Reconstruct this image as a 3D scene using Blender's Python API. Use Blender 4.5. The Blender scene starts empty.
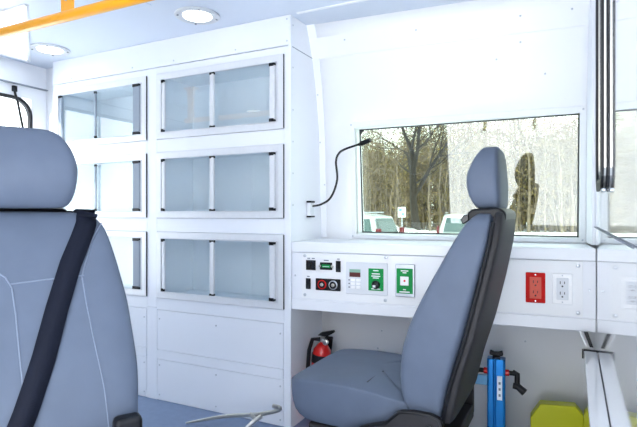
import bpy, bmesh, math, random
from mathutils import Vector, Matrix
from mathutils.bvhtree import BVHTree
random.seed(7)
S = bpy.context.scene
COL = S.collection
R = math.radians

# ------------------------------------------------------------------ camera, sky, sun, exposure
F, CX, CY, PHI, HC = 508.0, 320.0, 213.5, R(26.5), 1.01
cd = bpy.data.cameras.new('camera'); cam = bpy.data.objects.new('camera', cd); COL.objects.link(cam)
cd.sensor_width = 36; cd.lens = F / 640 * 36; cd.clip_start = 0.02; cd.clip_end = 400
cam.location = (0, 0, HC); cam.rotation_euler = (R(90), 0, PHI)
S.camera = cam

world = bpy.data.worlds.new('sky'); S.world = world; world.use_nodes = True
wt = world.node_tree; wt.nodes.clear()
wo = wt.nodes.new('ShaderNodeOutputWorld'); wb = wt.nodes.new('ShaderNodeBackground')
tc = wt.nodes.new('ShaderNodeTexCoord'); sx = wt.nodes.new('ShaderNodeSeparateXYZ'); cr = wt.nodes.new('ShaderNodeValToRGB')
cr.color_ramp.elements[0].position = 0.0; cr.color_ramp.elements[0].color = (0.985, 0.99, 1.0, 1)
cr.color_ramp.elements[1].position = 0.7; cr.color_ramp.elements[1].color = (0.80, 0.895, 1.0, 1)
wt.links.new(tc.outputs['Generated'], sx.inputs[0]); wt.links.new(sx.outputs['Z'], cr.inputs[0])
wt.links.new(cr.outputs[0], wb.inputs[0]); wt.links.new(wb.outputs[0], wo.inputs[0])
wb.inputs[1].default_value = 5.0

sd = bpy.data.lights.new('sun', 'SUN'); sun = bpy.data.objects.new('sun', sd); COL.objects.link(sun)
sd.energy = 13.0; sd.angle = R(0.6); sd.color = (1.0, 0.95, 0.87)
sun.rotation_euler = Vector((-0.12, 0.58, -0.88)).to_track_quat('-Z', 'Y').to_euler()

S.view_settings.view_transform = 'Standard'; S.view_settings.look = 'None'
S.view_settings.gamma = 1.0; S.view_settings.use_curve_mapping = False
S.view_settings.exposure = -0.07
S.cycles.max_bounces = 14; S.cycles.diffuse_bounces = 7; S.cycles.transparent_max_bounces = 24
LED = 2.5

# ------------------------------------------------------------------ materials
def lin(h):
    c = [int(h[i:i+2], 16) / 255 for i in (0, 2, 4)]
    return tuple((x / 12.92 if x <= 0.04045 else ((x + 0.055) / 1.055) ** 2.4) for x in c) + (1,)
M = {}
def mat(name, hexc, rough=0.5, metal=0.0, var=0.0, scale=40.0, bump=0.0, coat=0.0, spec=0.5, emit=None, es=0.0, stretch=(1, 1, 1)):
    m = bpy.data.materials.new(name); m.use_nodes = True
    nt = m.node_tree; b = nt.nodes['Principled BSDF']
    c = lin(hexc)
    b.inputs['Base Color'].default_value = c; b.inputs['Roughness'].default_value = rough
    b.inputs['Metallic'].default_value = metal; b.inputs['Coat Weight'].default_value = coat
    b.inputs['Coat Roughness'].default_value = 0.05; b.inputs['Specular IOR Level'].default_value = spec
    if emit:
        b.inputs['Emission Color'].default_value = lin(emit); b.inputs['Emission Strength'].default_value = es
    if var or bump:
        t = nt.nodes.new('ShaderNodeTexCoord'); mp = nt.nodes.new('ShaderNodeMapping'); n = nt.nodes.new('ShaderNodeTexNoise')
        mp.inputs['Scale'].default_value = stretch
        n.inputs['Scale'].default_value = scale; n.inputs['Detail'].default_value = 4
        nt.links.new(t.outputs['Object'], mp.inputs[0]); nt.links.new(mp.outputs[0], n.inputs['Vector'])
        if var:
            r = nt.nodes.new('ShaderNodeValToRGB')
            r.color_ramp.elements[0].position = 0.3; r.color_ramp.elements[1].position = 0.7
            r.color_ramp.elements[0].color = tuple(x * (1 - var) for x in c[:3]) + (1,)
            r.color_ramp.elements[1].color = tuple(min(1, x * (1 + var)) for x in c[:3]) + (1,)
            nt.links.new(n.outputs['Fac'], r.inputs[0]); nt.links.new(r.outputs[0], b.inputs['Base Color'])
        if bump:
            bp = nt.nodes.new('ShaderNodeBump'); bp.inputs['Strength'].default_value = bump; bp.inputs['Distance'].default_value = 0.002
            nt.links.new(n.outputs['Fac'], bp.inputs['Height']); nt.links.new(bp.outputs[0], b.inputs['Normal'])
    M[name] = m
    return m
def glass(name, tint, ior, rough=0.0, refl=(1, 1, 1)):
    m = bpy.data.materials.new(name); m.use_nodes = True; nt = m.node_tree; nt.nodes.clear()
    o = nt.nodes.new('ShaderNodeOutputMaterial'); mx = nt.nodes.new('ShaderNodeMixShader')
    tr = nt.nodes.new('ShaderNodeBsdfTransparent'); gl = nt.nodes.new('ShaderNodeBsdfGlossy'); fr = nt.nodes.new('ShaderNodeFresnel')
    tr.inputs[0].default_value = tuple(tint) + (1,); gl.inputs['Roughness'].default_value = rough; gl.inputs[0].default_value = tuple(refl) + (1,)
    # same reflectance from both sides of the pane
    ge = nt.nodes.new('ShaderNodeNewGeometry'); mi = nt.nodes.new('ShaderNodeMapRange')
    mi.inputs['To Min'].default_value = ior; mi.inputs['To Max'].default_value = 1 / ior
    nt.links.new(ge.outputs['Backfacing'], mi.inputs['Value']); nt.links.new(mi.outputs[0], fr.inputs[0])
    nt.links.new(fr.outputs[0], mx.inputs[0]); nt.links.new(tr.outputs[0], mx.inputs[1]); nt.links.new(gl.outputs[0], mx.inputs[2])
    nt.links.new(mx.outputs[0], o.inputs[0]); M[name] = m
mat('white_paint', 'E9EBEF', 0.32, var=0.012, scale=3, coat=0.15)
mat('wall_white', 'ECEDEE', 0.38, var=0.01, scale=4, coat=0.1)
mat('gloss_white', 'F0F1F3', 0.06, spec=0.9, coat=1.0, var=0.01, scale=3)
mat('ceiling_white', 'CFD7E4', 0.35, var=0.015, scale=2.5)
mat('cabinet_white', 'E7EAF0', 0.30, var=0.012, scale=3, coat=0.1)
mat('interior_white', 'E6EEF4', 0.45)
mat('alu_white', 'DDDFE2', 0.35, 0.15, var=0.02, scale=60)
mat('alu_grey', 'AEB4BC', 0.33, 0.6, var=0.04, scale=80)
mat('handle_grey', '8D97A3', 0.5, spec=0.3)
mat('steel', 'C9C6BE', 0.28, 0.9, var=0.05, scale=60)
mat('screw', 'C4C8CE', 0.3, 0.8)
mat('seam', '8F959E', 0.6)
mat('black', '121317', 0.45, spec=0.3)
mat('black_gloss', '17181C', 0.22)
mat('rubber', '1B1C20', 0.55)
mat('shell_plastic', '2B2A2C', 0.55, spec=0.25, bump=0.25, scale=260)
mat('seat_vinyl', '566071', 0.55, spec=0.3, var=0.05, scale=14, bump=0.35)
mat('piping', '707A8C', 0.5)
mat('belt', '131724', 0.7, spec=0.15, bump=0.4, scale=180, stretch=(1, 1, 6))
mat('wall_dim_grey', '9097A1', 0.8, var=0.08, scale=60, bump=0.3)  # invented grey for the unseen door side wall, weakens reflections in the glass
mat('floor_vinyl', '6E7F9C', 0.42, var=0.06, scale=30, bump=0.15)
mat('yellow_paint', 'F7A81B', 0.3, coat=0.3, var=0.03, scale=20)
mat('lime_plastic', 'C3C413', 0.4, var=0.03, scale=10)
mat('red', 'D8170F', 0.3, coat=0.4, var=0.03, scale=15)
mat('red_plate', 'C8150E', 0.55, spec=0.15)
mat('salmon', 'DE6452', 0.5, spec=0.2)
mat('outlet_white', 'F6F6F6', 0.3)
mat('green', '0F8F45', 0.5, spec=0.2)
mat('plate_grey', 'D9DCE0', 0.35)
mat('lcd', '5E2C2A', 0.3)
mat('lcd_green', '8CB5A0', 0.3)
mat('blue_metal', '1C7FC8', 0.25, 0.55, var=0.08, scale=8, stretch=(6, 6, .4))
mat('light_blue', '77B4DA', 0.4)
mat('label_white', 'F2F4F6', 0.5)
mat('text_grey', '6F757E', 0.6)
mat('led', 'FFFFFF', 0.5, emit='FFFDF6', es=LED)
mat('light_ring', 'C9CCD0', 0.35)
mat('snow', 'F3F5FA', 0.8, var=0.02, scale=0.6, bump=0.5)
mat('bark', '2C261F', 0.9, var=0.25, scale=6, bump=1.0)
mat('grey_bark', '75695A', 0.9, var=0.35, scale=3, bump=1.0)
mat('car_white', 'E9EBEC', 0.25, coat=0.6)
mat('car_silver', 'AEB8B8', 0.3, 0.3, coat=0.6)
mat('car_glass', '39504F', 0.08)
mat('tail_red', '5E0F12', 0.5, spec=0.2)
mat('tyre', '1A1A1A', 0.8)
mat('sign_blue', '5E8FC0', 0.5)
glass('cabinet_glass', (0.972, 0.985, 0.985), 1.56)
glass('window_glass', (0.66, 0.72, 0.67), 1.72)
glass('clear_glass', (0.95, 0.97, 0.97), 1.45)
lm = mat('leaf', '8A7A45', 0.8)
nt = lm.node_tree; oi = nt.nodes.new('ShaderNodeNewGeometry'); rp = nt.nodes.new('ShaderNodeValToRGB')
e = rp.color_ramp.elements; e[0].color = lin('4A4228'); e[1].position = 1.0; e[1].color = lin('6E5738')
for p, c in ((0.3, '6E6236'), (0.55, '857842'), (0.8, '8F7C54')):
    x = e.new(p); x.color = lin(c)
nt.links.new(oi.outputs['Random Per Island'], rp.inputs[0]); nt.links.new(rp.outputs[0], nt.nodes['Principled BSDF'].inputs['Base Color'])

# ------------------------------------------------------------------ mesh helpers
class MB:
    def __init__(s): s.v = []; s.f = []
    def add(s, vs, fs):
        o = len(s.v); s.v += [tuple(v) for v in vs]; s.f += [tuple(i + o for i in f) for f in fs]; return s
    def box(s, x0, x1, y0, y1, z0, z1):
        return s.add([(x, y, z) for z in (z0, z1) for y in (y0, y1) for x in (x0, x1)],
                     [(0, 2, 3, 1), (4, 5, 7, 6), (0, 1, 5, 4), (2, 6, 7, 3), (0, 4, 6, 2), (1, 3, 7, 5)])
    def prism(s, pts, y0, y1, axis='y'):
        n = len(pts)
        def P(a, b, c): return {'y': (a, c, b), 'x': (c, a, b), 'z': (a, b, c)}[axis]
        vs = [P(a, b, y0) for a, b in pts] + [P(a, b, y1) for a, b in pts]
        return s.add(vs, [tuple(range(n)), tuple(range(2*n-1, n-1, -1))] + [(i, i + n, (i+1) % n + n, (i+1) % n) for i in range(n)])
    def tube(s, pts, r, n=8, caps=True):
        pts = [Vector(p) for p in pts]; k = len(pts)
        rs = r if isinstance(r, (list, tuple)) else [r] * k
        vs = []; fs = []; up = None
        for i, p in enumerate(pts):
            d = (pts[min(i+1, k-1)] - pts[max(i-1, 0)]).normalized()
            if up is None: up = d.orthogonal().normalized()
            up = (up - d * up.dot(d)).normalized(); b = d.cross(up)
            vs += [p + (up * math.cos(2*math.pi*j/n) + b * math.sin(2*math.pi*j/n)) * rs[i] for j in range(n)]
        for i in range(k - 1):
            for j in range(n):
                fs.append((i*n + j, i*n + (j+1) % n, (i+1)*n + (j+1) % n, (i+1)*n + j))
        if caps: fs += [tuple(range(n - 1, -1, -1)), tuple(range((k-1)*n, k*n))]
        return s.add(vs, fs)
    def lathe(s, prof, n=24, at=(0, 0, 0), axis='z'):
        # prof: list of (radius, height)
        vs = []; fs = []; k = len(prof); at = Vector(at)
        for r, h in prof:
            for j in range(n):
                c, t = r * math.cos(2*math.pi*j/n), r * math.sin(2*math.pi*j/n)
                vs.append(at + Vector({'z': (c, t, h), 'y': (c, h, t), 'x': (h, c, t)}[axis]))
        for i in range(k - 1):
            for j in range(n): fs.append((i*n + j, i*n + (j+1) % n, (i+1)*n + (j+1) % n, (i+1)*n + j))
        fs += [tuple(range(n - 1, -1, -1)), tuple(range((k-1)*n, k*n))]
        return s.add(vs, fs)
    def build(s, name, m, parent=None, bevel=0.0, smooth=False, seg=2, subsurf=0):
        me = bpy.data.meshes.new(name); me.from_pydata(s.v, [], s.f)
        bm = bmesh.new(); bm.from_mesh(me); bmesh.ops.recalc_face_normals(bm, faces=bm.faces); bm.to_mesh(me); bm.free()
        me.materials.append(M[m])
        o = bpy.data.objects.new(name, me); COL.objects.link(o)
        if parent: o.parent = parent
        if smooth or bevel:
            for p in me.polygons: p.use_smooth = True
            me.set_sharp_from_angle(angle=R(38 if smooth else 25))
        if bevel:
            b = o.modifiers.new('bevel', 'BEVEL'); b.width = bevel; b.segments = seg; b.limit_method = 'ANGLE'; b.angle_limit = R(35)
            b.harden_normals = True
        if subsurf:
            u = o.modifiers.new('sub', 'SUBSURF'); u.levels = subsurf; u.render_levels = subsurf
        return o
def box(name, m, parent, a, b, bevel=0.0):
    return MB().box(a[0], b[0], a[1], b[1], a[2], b[2]).build(name, m, parent, bevel)
def tag(o, label, cat, group=None):
    o['label'] = label; o['category'] = cat
    if group: o['group'] = group
    return o
def thing(name, label, cat, loc=(0, 0, 0), rz=0.0, group=None):
    o = bpy.data.objects.new(name, None); COL.objects.link(o); o.location = loc; o.rotation_euler = (0, 0, rz); o.empty_display_size = 0.05
    return tag(o, label, cat, group)
def struct(o, label=None):
    o['kind'] = 'structure'
    if label: o['label'] = label
    return o
def sempty(name, label, loc=(0, 0, 0), rz=0.0):
    o = bpy.data.objects.new(name, None); COL.objects.link(o); o.location = loc; o.rotation_euler = (0, 0, rz); o.empty_display_size = 0.05
    return struct(o, label)
def copy_tree(o, parent=None):
    c = o.copy(); COL.objects.link(c); c.parent = parent
    for ch in list(o.children): copy_tree(ch, c)
    return c
def copy_part(o, parent, loc, rot=None):
    c = o.copy(); COL.objects.link(c); c.parent = parent; c.location = loc
    if rot: c.rotation_euler = rot
    return c

# plan of the vehicle (metres): camera near the open side door, X along the cabinets, Y towards the window wall
ZC = 1.945                      # ceiling height
YF = 2.074                      # cabinet front
XS = -1.186                     # cabinet end panel beside the desk
XR = 0.078                      # right hand wall
XL = -3.05                      # front end wall
YB = -0.32                      # door side wall
AW = R(4.5)                     # the window wall is canted by a few degrees
E1 = Vector((math.cos(AW), math.sin(AW), 0)); E2 = Vector((-math.sin(AW), math.cos(AW), 0)); OW = Vector((XS, YF, 0))
def W(u, v, z): return OW + E1 * u + E2 * v + Vector((0, 0, z))
VW = 0.328                      # depth from desk front to window wall
UE = 1.268                      # desk length

# ------------------------------------------------------------------ setting: floor, ceiling, walls
struct(MB().box(XL - .05, XR + .52, YB - .1, 2.72, -0.08, 0.0).build('floor', 'floor_vinyl'), 'blue grey vinyl floor')

# ceiling with a three cornered roof light over the front end
bm = bmesh.new()
sk = [(-2.18, 1.44), (-2.98, 1.985), (-2.98, 1.44)]
xs = [XL - .05, -2.98, -2.18, XR + .52]; ys = [YB - .1, 1.44, 1.985, 2.75]
mb = MB()
for i in range(3):
    for j in range(3):
        if (i, j) == (1, 1): continue
        mb.add([(xs[i], ys[j], ZC), (xs[i+1], ys[j], ZC), (xs[i+1], ys[j+1], ZC), (xs[i], ys[j+1], ZC)], [(0, 1, 2, 3)])
mb.add([(-2.18, 1.44, ZC), (-2.18, 1.985, ZC), (-2.98, 1.985, ZC)], [(0, 1, 2)])
ceil = struct(mb.build('ceiling', 'ceiling_white'), 'pale bluish white ceiling')
so = ceil.modifiers.new('solid', 'SOLIDIFY'); so.thickness = 0.05; so.offset = -1
for p in ceil.data.polygons:
    if p.normal.z > 0: p.flip()
skl = sempty('window_1', 'three cornered roof light at the front end')
MB().prism(sk, ZC + .02, ZC + .026, 'z').build('pane', 'clear_glass', skl)
mb = MB()
for a, b in zip(sk, sk[1:] + sk[:1]):
    mb.tube([(a[0], a[1], ZC - .001), (b[0], b[1], ZC - .001)], 0.012, 6)
mb.build('frame', 'white_paint', skl, smooth=True)
struct(MB().box(-2.30, -1.69, 1.22, 1.70, ZC - .004, ZC - .0005).build('trim_1', 'ceiling_white', bevel=.0015), 'thin access plate screwed to the ceiling')
struct(MB().box(-1.15, XR, YF - .012, YF + .002, ZC - .006, ZC - .0005).build('trim_2', 'white_paint'), 'thin ceiling joint strip above the desk')

# window wall, leaning inwards above the window, with its opening
def wall_off(z):
    P = [(0, 0), (0.88, 0), (1.46, .034), (1.53, .045), (1.66, .072), (1.79, .104), (1.88, .14), (ZC, .17)]
    for (a, p), (b, q) in zip(P, P[1:]):
        if z <= b: return p + (q - p) * (z - a) / (b - a)
    return P[-1][1]
U0, U1, Z0, Z1 = 0.218, 1.238, 0.903, 1.443
us = [0.0, U0, U1, UE + .03]; zs = [0, .57, Z0, Z1, 1.53, 1.66, 1.79, 1.88, ZC]
mb = MB()
for i in range(3):
    for j in range(len(zs) - 1):
        if i == 1 and j == 2: continue
        q = [W(us[a], VW - wall_off(zs[b]), zs[b]) for a, b in ((i, j), (i+1, j), (i+1, j+1), (i, j+1))]
        mb.add(q, [(0, 1, 2, 3)])
wb_ = struct(mb.build('wall_back', 'wall_white'), 'white window wall leaning inwards towards the ceiling')
bm = bmesh.new(); bm.from_mesh(wb_.data); bmesh.ops.remove_doubles(bm, verts=bm.verts, dist=1e-5)
bmesh.ops.recalc_face_normals(bm, faces=bm.faces)
if sum(f.normal.y * f.calc_area() for f in bm.faces) > 0: bmesh.ops.reverse_faces(bm, faces=bm.faces)
for f in bm.faces: f.smooth = True
bm.to_mesh(wb_.data); bm.free()
wb_.data.set_sharp_from_angle(angle=R(20))
so = wb_.modifiers.new('solid', 'SOLIDIFY'); so.thickness = 0.03; so.offset = -1
def on_wall(u, z, out=0.0): return W(u, VW - wall_off(z) - out, z)
# flat joint strip near the ceiling and down the left corner, with screws
mb = MB()
for (za, zb) in ((1.79, 1.795),):
    mb.add([on_wall(0, za, .001), on_wall(UE, za, .001), on_wall(UE, zb, .001), on_wall(0, zb, .001)], [(0, 1, 2, 3)])
    mb.add([on_wall(0, zb, .006), on_wall(UE, zb, .006), on_wall(UE, zb + .09, .006), on_wall(0, zb + .09, .006)], [(0, 1, 2, 3)])
    mb.add([on_wall(0, zb, .001), on_wall(UE, zb, .001), on_wall(UE, zb, .006), on_wall(0, zb, .006)], [(0, 1, 2, 3)])
struct(mb.build('trim_3', 'wall_white'), 'lapped joint strip high on the window wall')
mb = MB()
for i in range(len(zs) - 3):
    za, zb = zs[i+2] if i else .885, zs[i+3]
    mb.add([on_wall(0.0, za, .005), on_wall(.055, za, .005), on_wall(.055, zb, .005), on_wall(0.0, zb, .005),
            on_wall(.055, za, 0), on_wall(.055, zb, 0)], [(0, 1, 2, 3), (1, 4, 5, 2)])
struct(mb.build('trim_4', 'white_paint'), 'corner strip between cabinets and window wall')
scr = MB().lathe([(.0045, 0), (.0045, -.0012), (.003, -.0022)], 10, axis='y').build('screw', 'screw')
def screw_on(parent, loc, rz=0.0):
    o = scr.copy(); COL.objects.link(o); o.parent = parent; o.location = loc; o.rotation_euler = (0, 0, rz); return o
for u, z in ((.05, 1.16), (.03, 1.38), (.03, 1.62), (.2, 1.86), (.55, 1.86), (1.0, 1.86), (1.2, 1.86), (.6, .42), (.35, .42), (.35, .5),
             (.33, .33), (.95, .5), (1.02, .5), (1.02, .43), (.9, 1.7), (1.1, 1.62), (1.0, 1.76)):
    p = on_wall(u, z, .007 if z > 1.8 or u < .055 else .001)
    screw_on(wb_, p, AW)

# window in the window wall
win = sempty('window_2', 'wide fixed window over the desk with black seal and white surround', on_wall(0, Z0), AW)
lean = math.atan((wall_off(Z1) - wall_off(Z0)) / (Z1 - Z0)); win.rotation_euler = (lean, 0, AW)
zh = (Z1 - Z0) / math.cos(lean)
def ring(x0, x1, z0, z1, w, y0, y1, wb=None, wl=None, wr=None, wt=None):
    m = MB(); wb = w if wb is None else wb; wl = w if wl is None else wl; wr = w if wr is None else wr; wt = w if wt is None else wt
    o = [(x0 - wl, z0 - wb), (x1 + wr, z0 - wb), (x1 + wr, z1 + wt), (x0 - wl, z1 + wt)]; i = [(x0, z0), (x1, z0), (x1, z1), (x0, z1)]
    vs = [(a, y, b) for y in (y0, y1) for q in (o, i) for a, b in q]
    fs = []
    for k in range(4):
        n = (k + 1) % 4
        fs += [(k, n, 4 + n, 4 + k), (8 + k, 12 + k, 12 + n, 8 + n), (k, 8 + k, 8 + n, n), (4 + k, 4 + n, 12 + n, 12 + k)]
    return m.add(vs, fs)
ring(U0, U1, 0, zh, .03, -.010, .0, wl=.022, wr=.026, wb=.02).build('frame', 'wall_white', win, bevel=.003)
# the pane sits in a tapering reveal: deep at the cabinet end, nearly flush at the right hand wall
DL, DR, DB = .082, .008, .020
dp = lambda x, z: DR + (DL - DR) * (U1 - x) / (U1 - U0) + DB * (1 - z / zh)
CN = [(U0, 0), (U1, 0), (U1, zh), (U0, zh)]
mb = MB()
for (a, b), (c, d) in zip(CN, CN[1:] + CN[:1]):
    mb.add([(a, -.002, b), (c, -.002, d), (c, dp(c, d) + .03, d), (a, dp(a, b) + .03, b)], [(0, 1, 2, 3)])
rv = mb.build('reveal', 'wall_white', win)
mb = MB(); q = .004
for (a, b), (c, d) in zip(CN, CN[1:] + CN[:1]):
    mb.tube([(a, dp(a, b), b), (c, dp(c, d), d)], .006, 6)
mb.build('seal', 'rubber', win, smooth=True)
mb = MB(); n = 6; rr = .05
arc = [(U0 + rr * (1 - math.sin(t * math.pi / 2 / n)), zh - rr * (1 - math.cos(t * math.pi / 2 / n))) for t in range(n + 1)]
pl = [(U0, zh)] + arc
mb.add([(x, dp(x, z) - .001, z) for x, z in pl] + [(x, dp(x, z) + .002, z) for x, z in pl], [tuple(range(len(pl))), tuple(range(2 * len(pl) - 1, len(pl) - 1, -1))])
mb.build('seal_corner', 'rubber', win)
MB().add([(x, dp(x, z) + .002, z) for x, z in CN] + [(x, dp(x, z) + .007, z) for x, z in CN],
         [(0, 1, 2, 3), (7, 6, 5, 4), (0, 4, 5, 1), (1, 5, 6, 2), (2, 6, 7, 3), (3, 7, 4, 0)]).build('pane', 'window_glass', win)
for x, z in ((U0 - .018, -.008), (U1 + .013, -.008), (U0 - .016, zh + .016), (U1 + .013, zh + .016)):
    screw_on(win, (x, -.0105, z))
# corner post strip between window and right hand wall
struct(MB().box(0, .012, -.008, .3, .885, ZC).build('trim_5', 'white_paint', bevel=.002), 'slim corner post at the right hand wall')
bpy.data.objects['trim_5'].location = W(UE - .004, VW - .22, 0); bpy.data.objects['trim_5'].rotation_euler = (0, 0, AW)
bpy.data.objects['trim_5'].scale = (1, .7, 1)

# right hand wall: glossy panel with a black framed window
wr_ = struct(MB().box(XR, XR + .04, .81, 2.62, 0.0, ZC).build('wall_right', 'gloss_white', bevel=.002), 'glossy white end wall beside the desk')
w3 = sempty('window_3', 'black framed window with rounded corners in the glossy end wall')
def rrect(y0, y1, z0, z1, r, n=5):
    P = []
    for cy_, cz_, a0 in ((y1 - r, z1 - r, 0), (y0 + r, z1 - r, 90), (y0 + r, z0 + r, 180), (y1 - r, z0 + r, 270)):
        for k in range(n + 1): P.append((cy_ + r * math.cos(R(a0 + 90 * k / n)), cz_ + r * math.sin(R(a0 + 90 * k / n))))
    return P
def rring(outer, inner, x0, x1):
    m = MB(); n = len(outer)
    vs = [(x0, a, b) for a, b in outer] + [(x0, a, b) for a, b in inner] + [(x1, a, b) for a, b in outer] + [(x1, a, b) for a, b in inner]
    fs = []
    for k in range(n):
        j = (k + 1) % n
        fs += [(k, j, n + j, n + k), (2*n + k, 3*n + k, 3*n + j, 2*n + j), (k, 2*n + k, 2*n + j, j), (n + k, n + j, 3*n + j, 3*n + k)]
    return m.add(vs, fs)
WY0, WY1, WZ0, WZ1 = 1.45, 1.80, 1.075, 1.84
for nm, m_, g, xa, xb in (('seal', 'rubber', .0, .0005, .0045), ('chrome_trim', 'steel', .002, .0045, .009), ('frame', 'rubber', .0, .009, .0155)):
    rring(rrect(WY0 + g, WY1 - g, WZ0 + g, WZ1 - g, .07), rrect(WY0 + .03, WY1 - .03, WZ0 + .03, WZ1 - .03, .05), XR - xb, XR - xa).build(nm, m_, w3)
MB().prism(rrect(WY0 + .025, WY1 - .025, WZ0 + .025, WZ1 - .025, .045), XR - .006, XR - .001, 'x').build('pane', 'black_gloss', w3)
box('catch', 'alu_grey', w3, (XR - .014, WY0 + .02, WZ0 - .010), (XR - .004, WY0 + .08, WZ0 - .001), .002)
stay = MB().tube([(XR - .004, 2.40, .957), (XR - .004, 2.0, .958), (XR - .003, 0.83, .962)], .0018, 6).build('stay_rod', 'text_grey', smooth=True)
tag(stay, 'thin grey stay rod running along the glossy end wall', 'rod')

# front end wall (left) with a large black sealed window
y0, y1, z0, z1 = .95, 2.05, .42, 1.725
mb = MB()
ysq = [YB, y0, y1, 2.6]; zsq = [0, z0, z1, ZC]
for i in range(3):
    for j in range(3):
        if i == 1 and j == 1: continue
        mb.box(XL - .04, XL, ysq[i], ysq[i+1], zsq[j], zsq[j+1])
struct(mb.build('wall_front', 'white_paint'), 'white front end wall')
w4 = sempty('window_4', 'large window with black rubber seal in the front end wall')
rring(rrect(y0 - .004, y1 + .004, z0 - .004, z1 + .004, .11), rrect(y0 + .016, y1 - .016, z0 + .016, z1 - .016, .1), XL - .02, XL + .008).build('seal', 'rubber', w4, bevel=.004)
MB().prism(rrect(y0, y1, z0, z1, .1), XL - .022, XL - .018, 'x').build('pane', 'clear_glass', w4)
struct(MB().box(XL, XL + .02, .6, 2.2, 1.80, 1.806).build('trim_6', 'seam'), 'grey joint line on the front end wall')
struct(MB().box(XL, -2.885, 2.15, 2.2, 0, ZC).build('wall_filler', 'white_paint'), 'white filler panel between cabinets and front end wall')
mb = MB()
for x in (-2.98, -2.93): mb.box(x, x + .012, 2.138, 2.15, 0, 1.80)
struct(mb.build('trim_7', 'white_paint', bevel=.003), 'upright ribs on the filler panel')
cable = thing('hanging_cable', 'thin black cable hanging from a clip on the front end wall', 'cable', (XL + .015, 1.93, 1.78))
box('clip', 'black', cable, (-.008, -.012, -.030), (.008, .016, .006), .003)
MB().tube([(0, 0, -.02), (.02, .01, -.1), (.03, .035, -.25), (.03, .06, -.45), (.03, .065, -.75)], .007, 8).build('cord', 'black', cable, smooth=True)
hook = thing('coat_hook', 'small black hook on the filler panel beside the glass cabinets', 'hook', (-2.905, 2.15, 1.47))
box('plate', 'black', hook, (-.012, -.01, -.03), (.012, 0, .03), .003)
box('arm', 'black', hook, (-.05, -.05, -.03), (.012, -.01, -.012), .003)

# door side wall behind the camera, solid up to the open door; grey added to dim reflections
struct(MB().box(XL, -1.13, YB - .04, YB, 0, ZC).build('wall_door', 'wall_dim_grey'), 'unseen wall beside the open side door, made grey to dim reflections')

struct(MB().box(.55, .59, YB, .81, 0, ZC).box(XR + .04, .59, .81, .85, 0, ZC).build('wall_light_block', 'white_paint'), 'white wall added to block light at the open side door')  # added wall, keeps light from coming in on the right

# ------------------------------------------------------------------ cabinets
RX = ((-2.856, -2.096), (-2.024, -1.224))
RZ = ((1.41, 1.767), (.985, 1.341), (.553, .912))
XE = -2.875
cf = thing('cabinet_frame', 'white painted frame of posts and rails holding the six glass cabinets', 'cabinet frame', (-2.03, YF, 0))
def cpart(name, a, b, m='cabinet_white', bev=.0015):
    return MB().box(a[0] + 2.03, b[0] + 2.03, a[1] - YF, b[1] - YF, a[2], b[2]).build(name, m, cf, bev)
cpart('post', (XE, YF, 0), (RX[0][0], YF + .30, 1.80))
cpart('post', (RX[0][1], YF, .5), (RX[1][0], YF + .30, 1.80))
cpart('post', (RX[1][1], YF, 0), (XS - .004, YF + .30, 1.80))
for a, b in RX:
    cpart('rail', (a, YF, RZ[0][1]), (b, YF + .3, 1.80))
    cpart('rail', (a, YF, RZ[1][1]), (b, YF + .3, RZ[0][0]))
    cpart('rail', (a, YF, RZ[2][1]), (b, YF + .3, RZ[1][0]))
    cpart('rail', (a, YF, .49), (b, YF + .3, RZ[2][0]))
hd = cpart('header', (XE, YF - .006, 1.803), (XS - .004, YF + .3, ZC - .001))
for x in (-2.7, -2.2, -1.9, -1.5, -1.205):
    for z in ((1.822, 1.925) if x > -1.3 else (1.822,)): screw_on(hd, (x + 2.03, -.006, z))
ep = cpart('end_panel', (XS - .004, YF, 0), (XS, YF + .335, ZC - .001), 'white_paint', .001)
cpart('corner_trim', (XS - .016, YF - .004, 0), (XS + .001, YF + .012, ZC - .002), 'cabinet_white', .003)
cpart('joint_line', (XS, YF + .012, 1.795), (XS + .001, YF + .26, 1.799), 'seam', 0)
for z in (1.05, 1.2, 1.35, 1.5, 1.7, 1.9): screw_on(ep, (XS + 2.03, .018, z), R(90))

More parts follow.
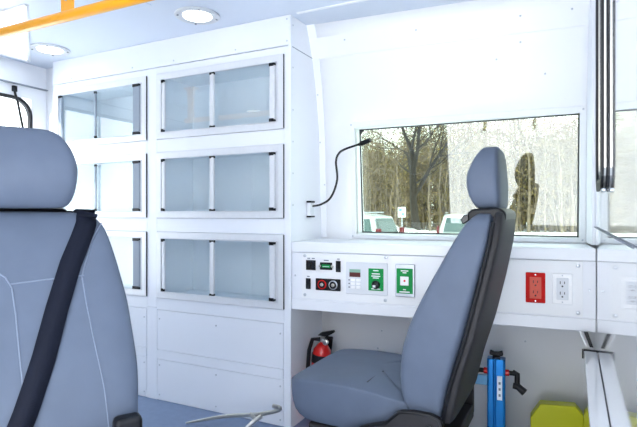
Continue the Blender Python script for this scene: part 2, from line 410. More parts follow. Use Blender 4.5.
rows = ('top', 'middle', 'bottom')
def glass_cabinet(ci, ri):
    (x0, x1), (z0, z1) = RX[ci], RZ[ri]; w, h = x1 - x0, z1 - z0
    side = 'beside the desk' if ci else 'towards the front end wall'
    t = thing('glass_cabinet', f'{rows[ri]} sliding glass cabinet in the column {side}', 'cabinet', (x0, YF, z0), 0, 'glass fronted wall cabinets')
    g = .0008
    b = MB(); d = .29
    b.box(g, .008, .006, d, g, h - g); b.box(w - .008, w - g, .006, d, g, h - g)
    b.box(.008, w - .008, .006, d, g, .008); b.box(.008, w - .008, .006, d, h - .008, h - g); b.box(.008, w - .008, d - .008, d, .008, h - .008)
    b.build('box', 'interior_white', t)
    fr = ring(.034, w - .034, .034, h - .034, .033, -.008, .02).build('frame', 'alu_white', t, bevel=.003)
    ring(.014, w - .014, .014, h - .014, .013, -.0015, .0).build('shadow_gap', 'alu_grey', fr)
    ring(.038, w - .038, .038, h - .038, .004, -.011, .0).build('inner_lip', 'alu_white', fr, bevel=.0015)
    box('edge_gasket', 'rubber', fr, (w - .0025, -.006, .004), (w + .002, .0, h - .004))
    xm = w * .47
    for k, (a, c, y) in enumerate(((.034, xm + .012, .004), (xm - .012, w - .034, .011))):
        p = box('pane', 'cabinet_glass', t, (a, y, .034), (c, y + .004, h - .034))
        hx = [(a + .004, a + .026), (c - .044, c - .012)][k] if ci else [(a + .004, a + .034), (c - .066, c - .012)][k]
        hy = -.010 if k else -.008
        hm = 'alu_white' if ci else 'handle_grey'
        hnd = MB().prism([(hx[0], hy + .006), (hx[0] + .004, hy), (hx[1] - .004, hy), (hx[1], hy + .006), (hx[1], y), (hx[0], y)], .05, h - .05, 'z').build('handle', hm, p, bevel=.001)
        for zz in (.042, h - .05):
            box('catch', 'black', p, (hx[0], -.011, zz - .004), (hx[1] - .006, y - .0005, zz + .012))
    # stile between the two panes
    if ci:
        MB().box(xm - .012, xm - .001, -.006, .0035, .046, h - .046).box(xm, xm + .014, -.009, .0035, .046, h - .046).build('meeting_stile', 'alu_white', t, bevel=.001)
        for zz in (.040, h - .046): box('roller', 'black', t, (xm - .014, -.008, zz - .004), (xm + .015, .0035, zz + .008))
    else:
        box('meeting_stile', 'handle_grey', t, (xm - .006, -.006, .05), (xm + .004, .0035, h - .05), .001)
        for zz in (.044, h - .052): box('roller', 'black', t, (xm - .008, -.008, zz - .004), (xm + .006, .0035, zz + .008))
    return t
for ci in (0, 1):
    for ri in range(3): glass_cabinet(ci, ri)

for ci, (a, b) in enumerate(RX):
    t = thing('base_cabinet', 'white panelled base cabinet under the glass column ' + ('beside the desk' if ci else 'towards the front end wall'), 'cabinet', (a, YF, 0))
    w = b - a
    box('body', 'cabinet_white', t, (.002, .004, .0), (w - .002, .30, .488))
    p1 = box('upper_panel', 'cabinet_white', t, (.003, -.001, .275), (w - .003, .004, .487), .0015)
    box('rail', 'cabinet_white', t, (.003, -.003, .224), (w - .003, .004, .272), .0015)
    p2 = box('lower_panel', 'cabinet_white', t, (.003, -.001, .003), (w - .003, .004, .221), .0015)
    for x in (.02, w / 2, w - .02):
        screw_on(t, (x, -.001, .44)); screw_on(t, (x, -.001, .19)); screw_on(t, (x, -.001, .03))
    box('lower_post', 'cabinet_white', t, (w, .0, .0), (w + .036, .3, .499), .001) if ci == 0 else None
    if ci == 0:
        box('post_cover', 'cabinet_white', t, (w + .036, .0, .0), (w + .072, .3, .499), .001)

# ------------------------------------------------------------------ desk along the window wall
dk = thing('desk', 'white built in desk counter with deep front fascia under the window', 'desk', W(0, 0, 0), AW)
box('worktop', 'white_paint', dk, (.004, -.006, .83), (UE - .0015, VW - .002, .878), .004)
box('fascia', 'white_paint', dk, (.004, .004, .60), (UE - .0015, .03, .829), .001)
box('bottom_rail', 'white_paint', dk, (.004, -.004, .562), (UE - .0015, .10, .612), .004)
fp = box('faceplate', 'wall_white', dk, (.057, -.0015, .6175), (1.222, .004, .828), .001)
for u, z in ((.072, .815), (.072, .634), (.457, .819), (.455, .632), (1.206, .811), (1.206, .632)):
    MB().lathe([(.0075, 0), (.0075, -.003), (.005, -.0045)], 12, (u, -.0015, z), 'y').build('bolt', 'screw', fp, smooth=True)
for u in (.02, 1.245):
    screw_on(dk, (u, .004, .72))

# controls, all set on the desk faceplate
def ctl(name, label, cat, u, z, group=None): return thing(name, label, cat, W(u, -.0018, z), AW, group)
def rocker(label, u0, u1, z0, z1, n=1):
    t = ctl('rocker_switch', label, 'switch', (u0 + u1) / 2, (z0 + z1) / 2, 'switches on the desk faceplate')
    w, h = (u1 - u0) / 2, (z1 - z0) / 2
    box('bezel', 'black', t, (-w, -.004, -h), (w, 0, h), .002)
    for k in range(n):
        a = -w + .004 + k * (2 * w - .004) / n; b = a + (2 * w - .004) / n - .004
        MB().prism([(-.004, -h + .005), (-.011, -h + .006), (-.006, 0), (-.008, h - .006), (-.004, h - .005)], a, b, 'x').build('rocker', 'black_gloss', t, bevel=.001)
        box('printed_label', 'text_grey', t, (a + .002, -.0006, h + .006), (b - .002, 0, h + .010))
rocker('black double rocker switch at the cabinet end of the desk faceplate', .078, .127, .749, .795, 2)
rocker('single black rocker switch between the green gauge and the digital controller', .225, .249, .745, .796)
rocker('single black rocker switch to the left of the twin power socket', .077, .102, .661, .711)
t = ctl('connector_plate', 'black narrow gauge plate with green face above the twin power socket', 'gauge', .178, .77)
box('plate', 'black', t, (-.030, -.004, -.017), (.030, 0, .017), .002)
box('face', 'green', t, (-.02, -.0048, -.007), (.02, -.0035, .007)); box('printed_label', 'label_white', t, (-.016, -.0052, -.003), (.016, -.0046, -.0005))
for x in (-.03, .03): MB().lathe([(.006, 0), (.006, -.006), (.003, -.008)], 10, (x, 0, 0), 'y').build('terminal', 'steel', t)
box('printed_label', 'text_grey', t, (-.012, -.0006, .024), (.012, 0, .028))
t = ctl('power_socket', 'black twin round power socket with one red ring', 'socket', .188, .686)
box('plate', 'black', t, (-.061, -.006, -.027), (.061, 0, .027), .004)
for x, m in ((-.028, 'red_plate'), (.026, 'alu_grey')):
    MB().lathe([(.021, -.006), (.021, -.010), (.017, -.012), (.017, -.008)], 20, (x, 0, 0), 'y').build('ring', m, t, smooth=True)
    MB().lathe([(.0165, -.006), (.0165, -.011), (.012, -.0115)], 18, (x, 0, 0), 'y').build('cap', 'black', t, smooth=True)
    MB().lathe([(.008, -.006), (.008, -.013), (.005, -.0138)], 14, (x, 0, 0), 'y').build('contact', 'steel', t, smooth=True)
t = ctl('digital_controller', 'pale grey controller with digital display, keypad and green dial plate', 'controller', .372, .722)
box('plate', 'plate_grey', t, (-.098, -.006, -.071), (.094, 0, .071), .003)
box('display', 'lcd', t, (-.080, -.0075, .006), (-.029, -.0055, .026)); box('display_top', 'lcd_green', t, (-.080, -.0075, .026), (-.029, -.0055, .040))
for r_ in range(3):
    for c in range(2):
        box('key', 'outlet_white', t, (-.074 + .026 * c, -.0085, -.046 + .016 * r_), (-.054 + .026 * c, -.0055, -.034 + .016 * r_), .001)
    box('printed_label', 'text_grey', t, (-.085, -.0066, -.043 + .016 * r_), (-.078, -.0058, -.038 + .016 * r_))
gp = box('dial_plate', 'green', t, (.008, -.0085, -.050), (.076, -.0055, .047), .001)
for z, w in ((.036, .012), (.022, .018), (.012, .020), (.004, .013), (-.044, .02)): box('printed_label', 'label_white', gp, (.042 - w, -.0092, z), (.042 + w, -.0083, z + .004))
MB().lathe([(.019, -.008), (.019, -.012), (.015, -.022), (.013, -.023)], 20, (.042, 0, -.024), 'y').build('dial', 'black', gp, smooth=True)
box('dial_pointer', 'label_white', gp, (.032, -.0245, -.034), (.044, -.0228, -.024))
t = ctl('call_button', 'grey metal boxed green plate with square white push button', 'button', .543, .723)
box('metal_box', 'alu_grey', t, (-.042, -.012, -.070), (.042, 0, .070), .003)
gp = box('green_plate', 'green', t, (-.036, -.0135, -.055), (.034, -.0115, .052), .001)
for z, w in ((.040, .016), (.032, .008), (-.040, .006), (-.050, .022)): box('printed_label', 'label_white', gp, (-.001 - w, -.0142, z), (-.001 + w, -.0133, z + .004))
bt = box('button', 'outlet_white', t, (-.019, -.019, -.020), (.017, -.0133, .018), .002)
MB().lathe([(.0045, 0), (.0045, -.0012)], 12, (0, -.0188, 0), 'y').build('red_mark', 'red_plate', bt)
def outlet(label, u0, u1, z0, z1, pm, fm, group):
    t = ctl('power_outlet', label, 'outlet', (u0 + u1) / 2, (z0 + z1) / 2, group)
    w, h = (u1 - u0) / 2, (z1 - z0) / 2
    box('cover_plate', pm, t, (-w, -.006, -h), (w, 0, h), .003)
    ins = box('insert', fm, t, (-.021, -.0085, -.042), (.021, -.0055, .042), .002)
    for s in (-1, 1):
        zc = s * .020
        for x, hh in ((-.0075, .0055), (.0075, .0045)): box('slot', 'black', ins, (x - .0015, -.0092, zc + .004 - hh), (x + .0015, -.008, zc + .004 + hh))
        MB().lathe([(.0035, -.008), (.0035, -.0092)], 8, (0, 0, zc - .010), 'y').build('ground_hole', 'black', ins)
    for z in (-h + .008, h - .008): MB().lathe([(.003, -.005), (.003, -.0075)], 8, (0, 0, z), 'y').build('screw', 'screw', t)
    return t
outlet('bright red electrical outlet on the desk faceplate', 1.021, 1.092, .661, .779, 'red_plate', 'salmon', 'electrical outlets')
outlet('white electrical outlet next to the red one', 1.117, 1.186, .662, .780, 'outlet_white', 'plate_grey', 'electrical outlets')

# gooseneck reading lamp
t = thing('gooseneck_lamp', 'black gooseneck reading lamp clipped to the cabinet end panel', 'lamp', (XS + .002, 2.245, .995))
box('bracket', 'alu_white', t, (0, -.02, 0), (.022, .02, .075), .003)
box('bracket_clip', 'black', t, (.0, -.022, .068), (.026, .022, .078), .002); box('bracket_clip', 'black', t, (.0, -.022, -.004), (.026, .022, .004), .002)
base = Vector(t.location)
P = [(.03, .17, 1.046), (.077, .19, 1.056), (.125, .2, 1.092), (.157, .2, 1.176), (.151, .2, 1.265), (.165, .2, 1.305), (.198, .2, 1.326), (.275, .19, 1.345)]
pts = [W(*p) - base for p in P]
# smooth path
def spline(pts, k=6):
    out = []
    for i in range(len(pts) - 1):
        p0, p1, p2, p3 = pts[max(i-1, 0)], pts[i], pts[i+1], pts[min(i+2, len(pts)-1)]
        for j in range(k):
            s = j / k
            out.append(.5 * ((2*p1) + (-p0 + p2)*s + (2*p0 - 5*p1 + 4*p2 - p3)*s*s + (-p0 + 3*p1 - 3*p2 + p3)*s**3))
    return out + [pts[-1]]
MB().tube(spline([Vector((.02, .0, .05))] + pts), .0055, 8).build('gooseneck', 'black', t, smooth=True)
a, b = W(.270, .191, 1.343) - base, W(.333, .18, 1.361) - base
MB().tube([a, a.lerp(b, .15), a.lerp(b, .2), b], [.007, .008, .012, .012], 12).build('lamp_head', 'black', t, smooth=True)

# ------------------------------------------------------------------ seats
def sect(xf, xb, w, z, n=28, e=4.0):
    cx_ = (xf + xb) / 2; hx = (xf - xb) / 2; out = []
    for k in range(n):
        a = 2 * math.pi * k / n; c, s = math.cos(a), math.sin(a)
        out.append((cx_ + hx * math.copysign(abs(c) ** (2 / e), c), w * math.copysign(abs(s) ** (2 / e), s), z))
    return out
def loft(rows, e=4.0, n=28, zf=None):
    m = MB(); vs = []; fs = []
    for r_ in rows:
        q = sect(r_[0], r_[1], r_[2], r_[3], n, r_[4] if len(r_) > 4 else e)
        if zf: q = [(x, y, zf(x, y, z)) for x, y, z in q]
        vs += q
    k = len(rows)
    for i in range(k - 1):
        for j in range(n): fs.append((i*n + j, i*n + (j+1) % n, (i+1)*n + (j+1) % n, (i+1)*n + j))
    fs += [tuple(range(n - 1, -1, -1)), tuple(range((k-1)*n, k*n))]
    return m.add(vs, fs)
def interp(T, z):
    for (a, p), (b, q) in zip(T, T[1:]):
        if z <= b: return p + (q - p) * max(0, (z - a)) / (b - a)
    return T[-1][1]
FR = [(.38, -.01), (.42, .02), (.445, .03), (.522, .036), (.601, .027), (.681, .001), (.777, -.046), (.864, -.092), (.946, -.136), (1.006, -.174)]
MI = [(.38, -.098), (.416, -.104), (.515, -.127), (.638, -.165), (.788, -.202), (.919, -.230), (1.006, -.241)]
RE = [(z, x - .034) for z, x in MI]
HW = [(.38, .225), (.45, .238), (.65, .248), (.8, .238), (.9, .220), (.97, .203), (1.0, .190), (1.02, .178)]
def make_seat(label):
    t = thing('vehicle_seat', label, 'seat', (0, 0, 0), 0, 'vehicle seats')
    zz = [.385 + .0315 * i for i in range(20)]
    rows = [(interp(FR, z), interp(MI, z), interp(HW, z), z, 8) for z in zz]
    rows.insert(0, (rows[0][0] - .03, rows[0][1] + .03, rows[0][2] - .03, .37, 4))
    rows += [(interp(FR, 1.0) - .006, -.240, .178, 1.002, 4), (-.195, -.232, .155, 1.016, 3.5)]
    bk = loft(rows, n=48).build('backrest', 'seat_vinyl', t, smooth=True, subsurf=1)
    srows = [(interp(MI, z) + .004, interp(RE, z), interp(HW, z) - .004, z, 4.5) for z in zz]
    srows.insert(0, (srows[0][0] - .005, srows[0][1] + .02, .20, .372, 4)); srows += [(-.238, -.272, .172, 1.008, 4), (-.242, -.262, .155, 1.02, 4)]
    sh = loft(srows, n=44).build('back_shell', 'shell_plastic', t, smooth=True, subsurf=1)
    # edge welt between cover and shell
    for s in (-1, 1):
        MB().tube([(interp(MI, z) - .004, s * (interp(HW, z) - .004), z) for z in zz], .006, 6).build('edge_welt', 'black', bk, smooth=True)
    hf = [(1.026, -.180, -.238, .114), (1.040, -.168, -.240, .126), (1.07, -.153, -.241, .134), (1.11, -.147, -.240, .139), (1.14, -.152, -.238, .136), (1.17, -.164, -.236, .126), (1.20, -.180, -.233, .108), (1.216, -.192, -.230, .088), (1.222, -.204, -.224, .066)]
    hrows = [(a, b - .012, c, z, 7) for z, a, b, c in hf]; hrows.insert(0, (-.19, -.236, .10, 1.022, 4))
    hr = loft(hrows, n=40).build('headrest', 'seat_vinyl', t, smooth=True, subsurf=1)
    mt = MB().prism([(-.160, .985), (-.156, 1.008), (-.172, 1.024), (-.252, 1.028), (-.272, 1.015), (-.272, .985)], -.148, .148).build('headrest_mount', 'black', t, bevel=.008)
    MB().prism([(-.166, .988), (-.148, .976), (-.140, .990), (-.150, 1.006), (-.166, 1.008)], -.156, .156).build('release_bar', 'black_gloss', mt, bevel=.004)
    # cushion
    def zc(x, y, z): return z + .012 * math.sin((x + .06) / .47 * math.pi) * (1 if z > .40 else 0) - .018 * (x < .05) * (z > .4)
    crow = [(.37, -.03, .185, .292, 6), (.405, -.04, .210, .302, 7), (.428, -.045, .224, .335, 9), (.436, -.05, .228, .385, 9), (.436, -.05, .228, .432, 10), (.435, -.05, .2275, .439, 10), (.430, -.05, .224, .443, 10), (.41, -.04, .208, .446, 9), (.34, .0, .16, .451, 6), (.24, .12, .06, .454, 3)]
    cu = loft(crow, n=52, zf=zc).build('cushion', 'seat_vinyl', t, smooth=True, subsurf=1)
    MB().tube([(.140, .06, .4628), (.146, .10, .4622), (.150, .14, .4605), (.154, .18, .4585)], .0016, 6).build('crease_seam', 'shell_plastic', cu, smooth=True)
    for s in (-1, 1):
        pl = [(.20, .30), (.14, .345), (.06, .372), (.045, .388), (.02, .412), (-.02, .418), (-.075, .418), (-.10, .41), (-.112, .38), (-.112, .25), (.20, .25)]
        y0_, y1_ = (s * .232, s * .262) if s > 0 else (s * .262, s * .232)
        sd_ = MB().prism(pl, y0_, y1_).build('side_shield', 'shell_plastic', t, bevel=.006)
        MB().tube([(x, s * .262, z) for x, z in pl[:9]], .005, 6).build('shield_edge', 'black', sd_, smooth=True)
        MB().lathe([(.013, 0), (.013, s * .006), (.008, s * .009)], 14, (-.075, s * .262, .378), 'y').build('pivot_cap', 'black', sd_, smooth=True)
    box('pan', 'shell_plastic', t, (-.12, -.21, .25), (.36, .21, .30), .01)
    MB().lathe([(.20, 0), (.20, .02), (.12, .04), (.12, .25)], 28, (.12, 0, 0)).build('pedestal', 'shell_plastic', t, smooth=True)
    return t, bk
seatR, bkR = make_seat('grey vehicle seat with black back shell, turned sideways in front of the desk')
seatR.location = (-.45, 1.737, 0); seatR.rotation_euler = (0, 0, math.pi)
seatL = copy_tree(seatR); seatL.location = (-1.039, .669, 0); seatL.rotation_euler = (0, 0, R(-30.2))
for c in list(seatL.children):
    if c.name.startswith('headrest_mount'):
        for g in list(c.children): bpy.data.objects.remove(g)
        c.location.x = -.045; c.scale = (1, .8, 1); c.location.z = -.002
seatL['label'] = 'grey vehicle seat with a dark shoulder belt across its backrest'
bkL = [c for c in seatL.children if c.name.startswith('backrest')][0]
# belt and piping follow the surface of the backrest
tmp = bmesh.new()
me_ = bkR.data; tmp.from_mesh(me_); bvh = BVHTree.FromBMesh(tmp)
def surf(y, z, out=0.0):
    h = bvh.ray_cast(Vector((.5, y, z)), Vector((-1, 0, 0)))[0]
    return Vector((interp(FR, z) if h is None else h.x, y, z)) + Vector((out, 0, 0))
def pipe(pts, name='piping', r=.0018):
    dense = []
    for a, b in zip(pts, pts[1:]):
        for k in range(8): dense.append((a[0] + (b[0] - a[0]) * k / 8, a[1] + (b[1] - a[1]) * k / 8))
    dense.append(pts[-1])
    MB().tube([surf(y, z, .0005) for y, z in dense], r, 6).build(name, 'piping', bkL, smooth=True)
pipe([(-.045, .885), (-.02, .868), (-.008, .845), (-.002, .79), (.004, .70), (.012, .60), (.014, .5)])
pipe([(-.012, .853), (.06, .858), (.14, .862)])
pipe([(.150, .905), (.135, .86), (.140, .80), (.150, .72), (.165, .62), (.175, .5)])
pipe([(.192, .985), (.165, .945), (.140, .875)])
bl = [(.160, 1.012), (.155, .985), (.140, .95), (.112, .89), (.078, .795), (.048, .70), (.012, .60), (-.02, .52), (-.06, .43)]
dense = []
for a, b in zip(bl, bl[1:]):
    for k in range(5): dense.append((a[0] + (b[0] - a[0]) * k / 5, a[1] + (b[1] - a[1]) * k / 5))
dense.append(bl[-1])
vs = []; fs = []
for i, (y, z) in enumerate(dense):
    a, b = dense[max(i-1, 0)], dense[min(i+1, len(dense)-1)]
    d = Vector((b[0]-a[0], b[1]-a[1])).normalized(); nrm = Vector((-d.y, d.x)) * .0235
    for s in (-1, 1):
        vs.append(surf(y + s * nrm.x, min(z + s * nrm.y, 1.008), .005))
for i in range(len(dense) - 1): fs.append((2*i, 2*i+1, 2*i+3, 2*i+2))
blt = MB().add([(-.245, .185, .985), (-.245, .135, 1.015)] + [(-.20, .183, 1.019), (-.20, .136, 1.021)] + [v for v in vs], [(0, 1, 3, 2), (2, 3, 5, 4)] + [tuple(i + 4 for i in f) for f in fs]).build('shoulder_belt', 'belt', seatL, smooth=True)
so = blt.modifiers.new('solid', 'SOLIDIFY'); so.thickness = .0025; so.offset = 0
box('belt_buckle', 'black', seatL, (.030, .178, .48), (.072, .238, .560), .012)
tmp.free()

# ------------------------------------------------------------------ things below the desk
# fire extinguisher
t = thing('fire_extinguisher', 'small red fire extinguisher with black strap in the corner under the desk', 'extinguisher', W(.062, .15, 0), AW)
t.rotation_euler = (0, R(6), AW)
MB().lathe([(.035, .0), (.046, .01), (.047, .02), (.047, .31), (.043, .345), (.025, .372), (.016, .378), (.016, .388)], 24).build('cylinder', 'red', t, smooth=True)
MB().lathe([(.018, .386), (.018, .405), (.012, .412)], 16).build('valve', 'steel', t, smooth=True)
MB().prism([(-.03, .412), (-.012, .43), (.05, .452), (.055, .442), (.02, .415)], -.011, .011).build('lever', 'black', t, bevel=.003)
MB().prism([(-.02, .405), (.045, .418), (.045, .408), (-.02, .396)], -.01, .01).build('handle', 'black', t, bevel=.003)
MB().lathe([(.014, 0), (.014, -.012), (.011, -.014)], 16, (.022, -.018, .392), 'y').build('gauge', 'steel', t, smooth=True)
MB().tube([(-.01, -.015, .40), (-.045, -.03, .395), (-.055, -.035, .34), (-.053, -.033, .22)], .010, 8).build('hose', 'black', t, smooth=True)
MB().lathe([(.0485, .285), (.0485, .325)], 24).build('strap', 'black', t, smooth=True)
box('bracket', 'black', t, (-.03, .047, .15), (.03, .06, .40), .003)

# blue clamp post
t = thing('clamp_post', 'blue metal post with black wing knobs and red clamp collars under the desk', 'post', W(.907, .10, 0), AW)
MB().prism([(-.036, -.02), (-.030, -.026), (-.012, -.026), (-.009, -.021), (-.004, -.021), (-.001, -.026), (.028, -.026), (.036, -.02), (.036, .026), (-.036, .026)], .012, .402, 'z').build('upright', 'blue_metal', t, bevel=.002)
box('foot', 'black', t, (-.06, -.05, 0), (.06, .06, .014), .003)
box('label_sticker', 'label_white', t, (.004, -.0268, .235), (.024, -.026, .335))
lb = t.children[-1]
for z in (.25, .275, .3): box('printed_mark', 'text_grey', lb, (.010, -.0275, z), (.018, -.0266, z + .01))
MB().lathe([(.016, .402), (.016, .410), (.009, .415), (.009, .422)], 14).build('top_cap', 'black', t, smooth=True)
MB().prism([(-.028, .420), (-.024, .413), (.024, .413), (.028, .420), (.024, .435), (.008, .429), (-.008, .429), (-.024, .435)], -.008, .008).build('wing_knob', 'black', t, bevel=.003)
def side_knob(s):
    MB().lathe([(.013, s * .036), (.013, s * .050)], 14, (0, 0, .345), 'x').build('collar', 'red', t, smooth=True)
    MB().lathe([(.010, s * .050), (.010, s * .072)], 12, (0, 0, .345), 'x').build('stub', 'black', t, smooth=True)
side_knob(1); side_knob(-1)
MB().tube([(.065, 0, .35), (.082, -.005, .345), (.082, -.01, .30)], .011, 10).build('crank', 'black', t, smooth=True)
MB().tube([(.066, -.012, .298), (.085, -.014, .296), (.110, -.016, .276)], [.012, .014, .016], 10).build('crank_grip', 'black', t, smooth=True)
MB().lathe([(.006, -.098), (.017, -.094), (.017, -.075), (.010, -.068)], 12, (0, 0, .345), 'x').build('star_knob', 'black', t, smooth=True)
box('side_bracket', 'light_blue', t, (-.085, -.01, .285), (-.036, .012, .325), .002)

# yellow chamfered box
t = thing('wheel_chock', 'lime yellow plastic block with chamfered top corners below the outlets', 'block', W(1.04, .15, 0), AW)
MB().prism([(0, 0), (0, .152), (.038, .214), (.172, .222), (.200, .188), (.205, 0)], 0, .06).build('block', 'lime_plastic', t, bevel=.006)
box('back_stop', 'lime_plastic', t, (.02, .062, 0), (.18, .10, .12), .004)

# ledge on the right hand wall with straps
t = sempty('trim_8', 'narrow pale grey ledge with black end bracket along the glossy wall', (XR, 2.07, 0))
box('panel', 'gloss_white', t, (-.044, -1.2, .0), (-.001, -.003, .515), .004)
MB().box(-.050, .0, -.004, .004, .512, .520).box(-.050, -.0445, -.02, .004, .49, .520).build('end_bracket', 'black', t, bevel=.001)
st = thing('hanging_strap', 'black strap and white cord hanging between desk rail and side ledge', 'strap', (XR - .04, 2.11, .52))
MB().prism([(-.004, .055), (.010, .055), (.028, .0), (.016, .0)], -.004, .0).build('strap', 'black', st)
MB().tube([(-.015, .0, .055), (-.006, -.004, .03), (.006, -.002, .002)], .004, 6).build('cord', 'outlet_white', st, smooth=True)

# bent metal bar lying by the cabinet base
t = thing('tow_bar', 'bent pale metal bar with hooked end resting by the base cabinet', 'bar', (-1.6, 1.95, 0))
def fl(px, py, Y):
    a = math.atan((px - CX) / F); d = Vector((math.sin(a - PHI), math.cos(a - PHI), -(py - CY) / F * math.cos(a)))
    k = Y / d.y; return Vector((d.x * k, Y, HC + d.z * k)) - Vector(t.location)
b1 = [fl(186, 423, 1.9), fl(205, 419.5, 1.92), fl(228, 416, 1.95), fl(250, 415, 1.96), fl(262, 414, 1.97), fl(276, 411, 1.98), fl(280, 408, 1.98), fl(273, 406, 1.98)]
MB().tube(spline(b1, 4), [.004 + .006 * min(1, i / 8) for i in range(29)], 8).build('bar', 'steel', t, smooth=True)
MB().tube([fl(250, 414, 1.955), fl(256, 419, 1.95), fl(262, 416, 1.955)], .010, 8).build('joint', 'steel', t, smooth=True)
MB().tube([fl(262, 416, 1.955), fl(252, 423, 1.93), fl(246, 429, 1.90)], .010, 8).build('leg', 'steel', t, smooth=True)

# ------------------------------------------------------------------ ceiling lamps and hand rail
def downlight(x, y, label):
    t = thing('ceiling_light', label, 'ceiling lamp', (x, y, ZC), 0, 'round ceiling lights')
    MB().lathe([(.105, -.0005), (.105, -.006), (.098, -.010), (.078, -.008), (.070, -.004)], 36).build('ring', 'light_ring', t, smooth=True)
    MB().lathe([(.069, -.004), (.066, -.009), (.02, -.011)], 30).build('diffuser', 'led', t, smooth=True)
    for k in range(4):
        a = R(45 + 90 * k); MB().lathe([(.005, -.008), (.005, -.0125)], 8, (.09 * math.cos(a), .09 * math.sin(a), 0)).build('screw', 'text_grey', t)
downlight(-1.586, 1.885, 'round ceiling light in front of the glass cabinets beside the desk')
downlight(-2.662, 1.90, 'round ceiling light beside the roof light at the front end')
downlight(-.51, 1.55, 'added unseen round ceiling light above the seat at the desk')  # extra lamp out of view, added to light the interior
for x in (-2.6, -1.586, -.6): downlight(x, .3, 'added unseen round ceiling light over the door side of the vehicle')  # second row out of view, added as further interior light

t = thing('grab_rail', 'bright yellow grab rail with flat brackets under the ceiling', 'grab rail', (-1.6, 1.2, 0))
MB().tube([(-1.0, 0, 1.703), (.6, 0, 1.703)], .0185, 16).build('bar', 'yellow_paint', t, smooth=True)
for x in (.012, -.95, .55):
    br = MB().prism([(x - .028, 1.70), (x + .028, 1.70), (x + .030, 1.90), (x + .045, ZC - .005), (x - .045, ZC - .005), (x - .030, 1.90)], -.006, .006).build('bracket', 'yellow_paint', t, bevel=.002)
    box('foot', 'yellow_paint', br, (x - .05, -.03, ZC - .008), (x + .05, .03, ZC - .0005), .002)
    for z in (1.76,): MB().lathe([(.007, -.006), (.007, -.009)], 10, (x, 0, z), 'y').build('bolt', 'screw', br)

# ------------------------------------------------------------------ outside: snow, cars, trees
GZ = -.70
struct(MB().box(-120, 120, -120, 140, GZ - .2, GZ).build('ground', 'snow'), 'snow covered car park')
def make_tree(seed, height, leaves, lsize):
    rnd = random.Random(seed); wood = MB(); tips = []
    def grow(p, d, r, L, lvl):
        pts = [p.copy()]; rs = [r]; n = 4
        for i in range(n):
            d = (d + Vector((rnd.uniform(-.16, .16), rnd.uniform(-.16, .16), rnd.uniform(-.04, .13)))).normalized()
            p = p + d * (L / n); pts.append(p.copy()); rs.append(r * (1 - .45 * (i + 1) / n))
            if lvl >= 2: tips.append((p.copy(), lvl))
        wood.tube(pts, rs, 6 if lvl < 2 else 4, caps=False)
        if lvl >= 4: return
        nb = (5, 4, 4, 3)[lvl]
        for k in range(nb):
            i = rnd.randint(1 if lvl else 2, n); q = pts[i]
            az = rnd.uniform(0, 2 * math.pi); sp = rnd.uniform(.45, .95)
            ax = d.orthogonal().normalized(); nd = (d * math.cos(sp) + (ax * math.cos(az) + d.cross(ax) * math.sin(az)) * math.sin(sp)).normalized()
            grow(q, nd, rs[i] * rnd.uniform(.5, .72), L * rnd.uniform(.55, .75), lvl + 1)
    grow(Vector((0, 0, -.2)), Vector((0, 0, 1)), height * .020, height * .42, 0)
    lv = MB()
    for k in range(leaves):
        p, l = tips[rnd.randrange(len(tips))]
        p = p + Vector((rnd.gauss(0, .32), rnd.gauss(0, .32), rnd.gauss(0, .32)))
        if p.z < .4: continue
        a = Vector((rnd.gauss(0, 1), rnd.gauss(0, 1), rnd.gauss(0, 1))).normalized(); b = a.orthogonal().normalized() * lsize * rnd.uniform(.5, 1.2)
        c = a.cross(b); lv.add([p - b, p - c * .6, p + b, p + c * .6], [(0, 1, 2, 3)])
    return wood, lv
def make_thicket(seed, leaves):
    rnd = random.Random(seed); wood = MB(); lv = MB(); tips = []
    for k in range(13):
        x, y = rnd.uniform(-1.6, 1.6), rnd.uniform(-1.2, 1.2); h = rnd.uniform(5.5, 9.5); p = Vector((x, y, -.1)); pts = [p]; lean_ = Vector((rnd.uniform(-.08, .08), rnd.uniform(-.08, .08), 0))
        for i in range(6):
            p = p + Vector((rnd.uniform(-.12, .12), rnd.uniform(-.12, .12), h / 6)) + lean_; pts.append(p)
            for q in range(7):
                e_ = p + Vector((rnd.uniform(-1, 1), rnd.uniform(-1, 1), rnd.uniform(.1, .9))); tips.append(p.lerp(e_, .6)); tips.append(e_)
                wood.tube([p, p.lerp(e_, .5) + Vector((0, 0, .08)), e_], [.026, .018, .008], 3, caps=False)
        r0 = rnd.uniform(.05, .13); wood.tube(pts, [r0 * (1 - .12 * i) for i in range(7)], 6, caps=False)
    for k in range(leaves):
        p = rnd.choice(tips) + Vector((rnd.gauss(0, .35), rnd.gauss(0, .35), rnd.gauss(-.5, .7)))
        if p.z < .1: p.z = rnd.uniform(.1, 1.2)
        a = Vector((rnd.gauss(0, 1), rnd.gauss(0, 1), rnd.gauss(0, 1))).normalized(); b = a.orthogonal().normalized() * .075 * rnd.uniform(.5, 1.3)
        c = a.cross(b); lv.add([p - b, p - c * .6, p + b, p + c * .6], [(0, 1, 2, 3)])
    return wood, lv
protos = []
for i, (h, nl, ls) in enumerate(((11, 1500, .07), (12, 1500, .07), (10, 4200, .075), (9, 60, .1), (0, 2600, 0), (0, 4600, 0))):
    w, l = make_tree(20 + i, h, nl, ls) if h else make_thicket(40 + i, nl)
    o1 = w.build('trunk', 'bark' if i == 1 else 'grey_bark', smooth=True); o2 = l.build('foliage', 'leaf'); o2['kind'] = 'stuff'
    COL.objects.unlink(o1); COL.objects.unlink(o2); protos.append((o1, o2))
def tree(kind, x, y, s, rz, label, group):
    t = thing('tree', label, 'tree', (x, y, GZ), rz, group)
    for o in protos[kind]:
        c = o.copy(); COL.objects.link(c); c.parent = t; c.scale = (s, s, s)
def at(px, dist):
    a = math.atan((px - CX) / F) - PHI; return dist * math.sin(a), dist * math.cos(a)
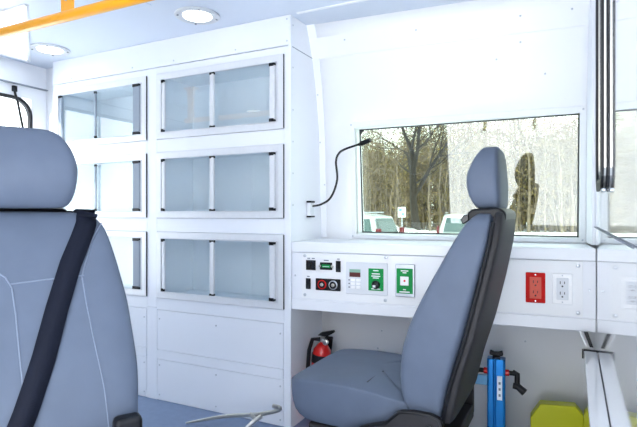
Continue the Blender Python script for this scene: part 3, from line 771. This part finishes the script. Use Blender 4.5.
x, y = at(418, 31); tree(1, x, y, 1.15, .4, 'large spreading tree with thick dark trunk behind the parked cars', None)
rnd = random.Random(3)
KL = {0: 'thinly leaved tall tree in the wood beyond the car park', 1: 'brown leaved broad tree in the wood beyond the car park', 2: 'densely leaved tree in the wood beyond the car park',
      4: 'clump of thin upright trunks with few leaves at the edge of the wood', 5: 'thick leafy clump of saplings at the edge of the wood'}
for k in range(20):
    px = 335 + 265 * (k + rnd.random()) / 20; d = rnd.uniform(58, 78); kd = rnd.choice((0, 1, 2))
    x, y = at(px, d); tree(kd, x, y, rnd.uniform(1.1, 1.6), rnd.uniform(0, 6.28), KL[kd], 'tall trees in the wood')
for k in range(40):
    px = 330 + 275 * (k + rnd.random()) / 40; d = rnd.uniform(50, 68); kd = rnd.choice((4, 5))
    x, y = at(px, d); tree(kd, x, y, rnd.uniform(.95, 1.35), rnd.uniform(0, 6.28), KL[kd], 'sapling clumps at the edge of the wood')
for k in range(14):
    x = -30 + 60 * (k + rnd.random()) / 14; tree(3, x, rnd.uniform(-58, -42), rnd.uniform(.9, 1.3), rnd.uniform(0, 6.28), 'bare winter tree on the door side of the car park', 'trees on the door side')
for k in range(12):
    y = -10 + 42 * (k + rnd.random()) / 12; tree(rnd.choice((3, 3, 0, 0)), rnd.uniform(-46, -26), y, rnd.uniform(.9, 1.3), rnd.uniform(0, 6.28), 'bare winter tree beyond the front end window', 'trees beyond the front end')

def make_car(label, paint, loc, rz):
    t = thing('parked_car', label, 'car', loc, rz, 'parked cars')
    # side profile along x (nose at +x), 4.5 m long
    body = [(-2.2, .45), (-2.25, .75), (-2.2, 1.05), (1.0, 1.02), (1.9, .92), (2.2, .78), (2.25, .5), (2.1, .35), (-2.1, .35)]
    bd = MB().prism(body, -.88, .88).build('body', paint, t, bevel=.06, seg=3)
    lo = [(-2.15, 1.03), (1.05, 1.01)]; hi = [(-1.95, 1.62), (-1.6, 1.70), (-.1, 1.70), (.25, 1.64)]
    m = MB(); yl, yh = .84, .66
    P = [(-2.15, 1.03), (1.05, 1.01), (.22, 1.62), (-.1, 1.69), (-1.6, 1.69), (-1.95, 1.62)]
    Y = [yl, yl, yh + .02, yh, yh, yh + .02]
    n = len(P); m.add([(a, -yy, b) for (a, b), yy in zip(P, Y)] + [(a, yy, b) for (a, b), yy in zip(P, Y)],
          [tuple(range(n)), tuple(range(2*n - 1, n - 1, -1))] + [(i, i + n, (i+1) % n + n, (i+1) % n) for i in range(n)])
    m.build('cabin', paint, t, bevel=.04, seg=3)
    def side_win(x0, x1, x2, x3, s):
        z0_, z1_ = 1.10, 1.56; f = lambda z: s * (.84 - (z - 1.03) / .62 * .17 + .012)
        MB().add([(x0, f(z0_), z0_), (x1, f(z0_), z0_), (x2, f(z1_), z1_), (x3, f(z1_), z1_)], [(0, 1, 2, 3)]).build('side_window', 'car_glass', t)
    for s in (-1, 1):
        side_win(-2.0, -1.15, -1.15, -1.85, s); side_win(-1.08, -.18, -.18, -1.08, s); side_win(-.1, .82, .25, -.1, s)
        MB().tube([(-1.7, s * .62, 1.74), (.0, s * .62, 1.74)], .02, 6).build('roof_rail', 'alu_grey', t, smooth=True)
        box('tail_lamp', 'tail_red', t, (-2.262, s * .85 - .05, 1.02), (-2.10, s * .85 + .04, 1.30), .03)
        box('head_lamp', 'plate_grey', t, (2.0, s * .70 - .16, .70), (2.235, s * .70 + .16, .84), .03)
        box('mirror', paint, t, (.55, s * .98 - .09, 1.02), (.68, s * .98 + .05, 1.16), .03)
        for x in (-1.4, 1.35):
            w = MB().lathe([(.20, -.10), (.33, -.10), (.34, -.06), (.34, .06), (.33, .10), (.20, .10)], 24, (x, s * .82, .34), 'y').build('wheel', 'tyre', t, smooth=True)
            MB().lathe([(.20, -.105), (.20, .105)], 20, (x, s * .82, .34), 'y').build('rim', 'alu_grey', w, smooth=True)
    MB().add([(-2.165, -.68, 1.12), (-2.165, .68, 1.12), (-1.985, .58, 1.57), (-1.985, -.58, 1.57)], [(0, 1, 2, 3)]).build('rear_window', 'car_glass', t)
    MB().add([(1.0, -.72, 1.09), (1.0, .72, 1.09), (.31, .60, 1.58), (.31, -.60, 1.58)], [(0, 1, 2, 3)]).build('windscreen', 'car_glass', t)
    return t
x, y = at(391, 14.5)
make_car('silver grey car with red tail lamp parked nearest the window', 'car_silver', (x - 2.2, y + .2, GZ), R(176))
x, y = at(416, 26); make_car('white car with sloping bonnet parked behind the silver one', 'car_white', (x - 2.2, y, GZ), R(4))
x, y = at(462, 17); make_car('pale car with dark windows parked beyond the large tree', 'car_silver', (x - .3, y + 2.2, GZ), R(100))
x, y = at(402, 22); t = thing('parking_sign', 'small white and blue sign on a post above the parked cars', 'sign', (x, y, GZ), R(-15))
MB().tube([(0, 0, 0), (0, 0, 1.95)], .03, 8).build('post', 'alu_grey', t, smooth=True)
pn = box('panel', 'label_white', t, (-.19, -.03, 1.55), (.19, -.01, 1.98), .005)
box('blue_print', 'sign_blue', pn, (-.14, -.034, 1.80), (.02, -.029, 1.93)); box('blue_print', 'sign_blue', pn, (.0, -.034, 1.62), (.13, -.029, 1.74))
bpy.data.objects.remove(scr)
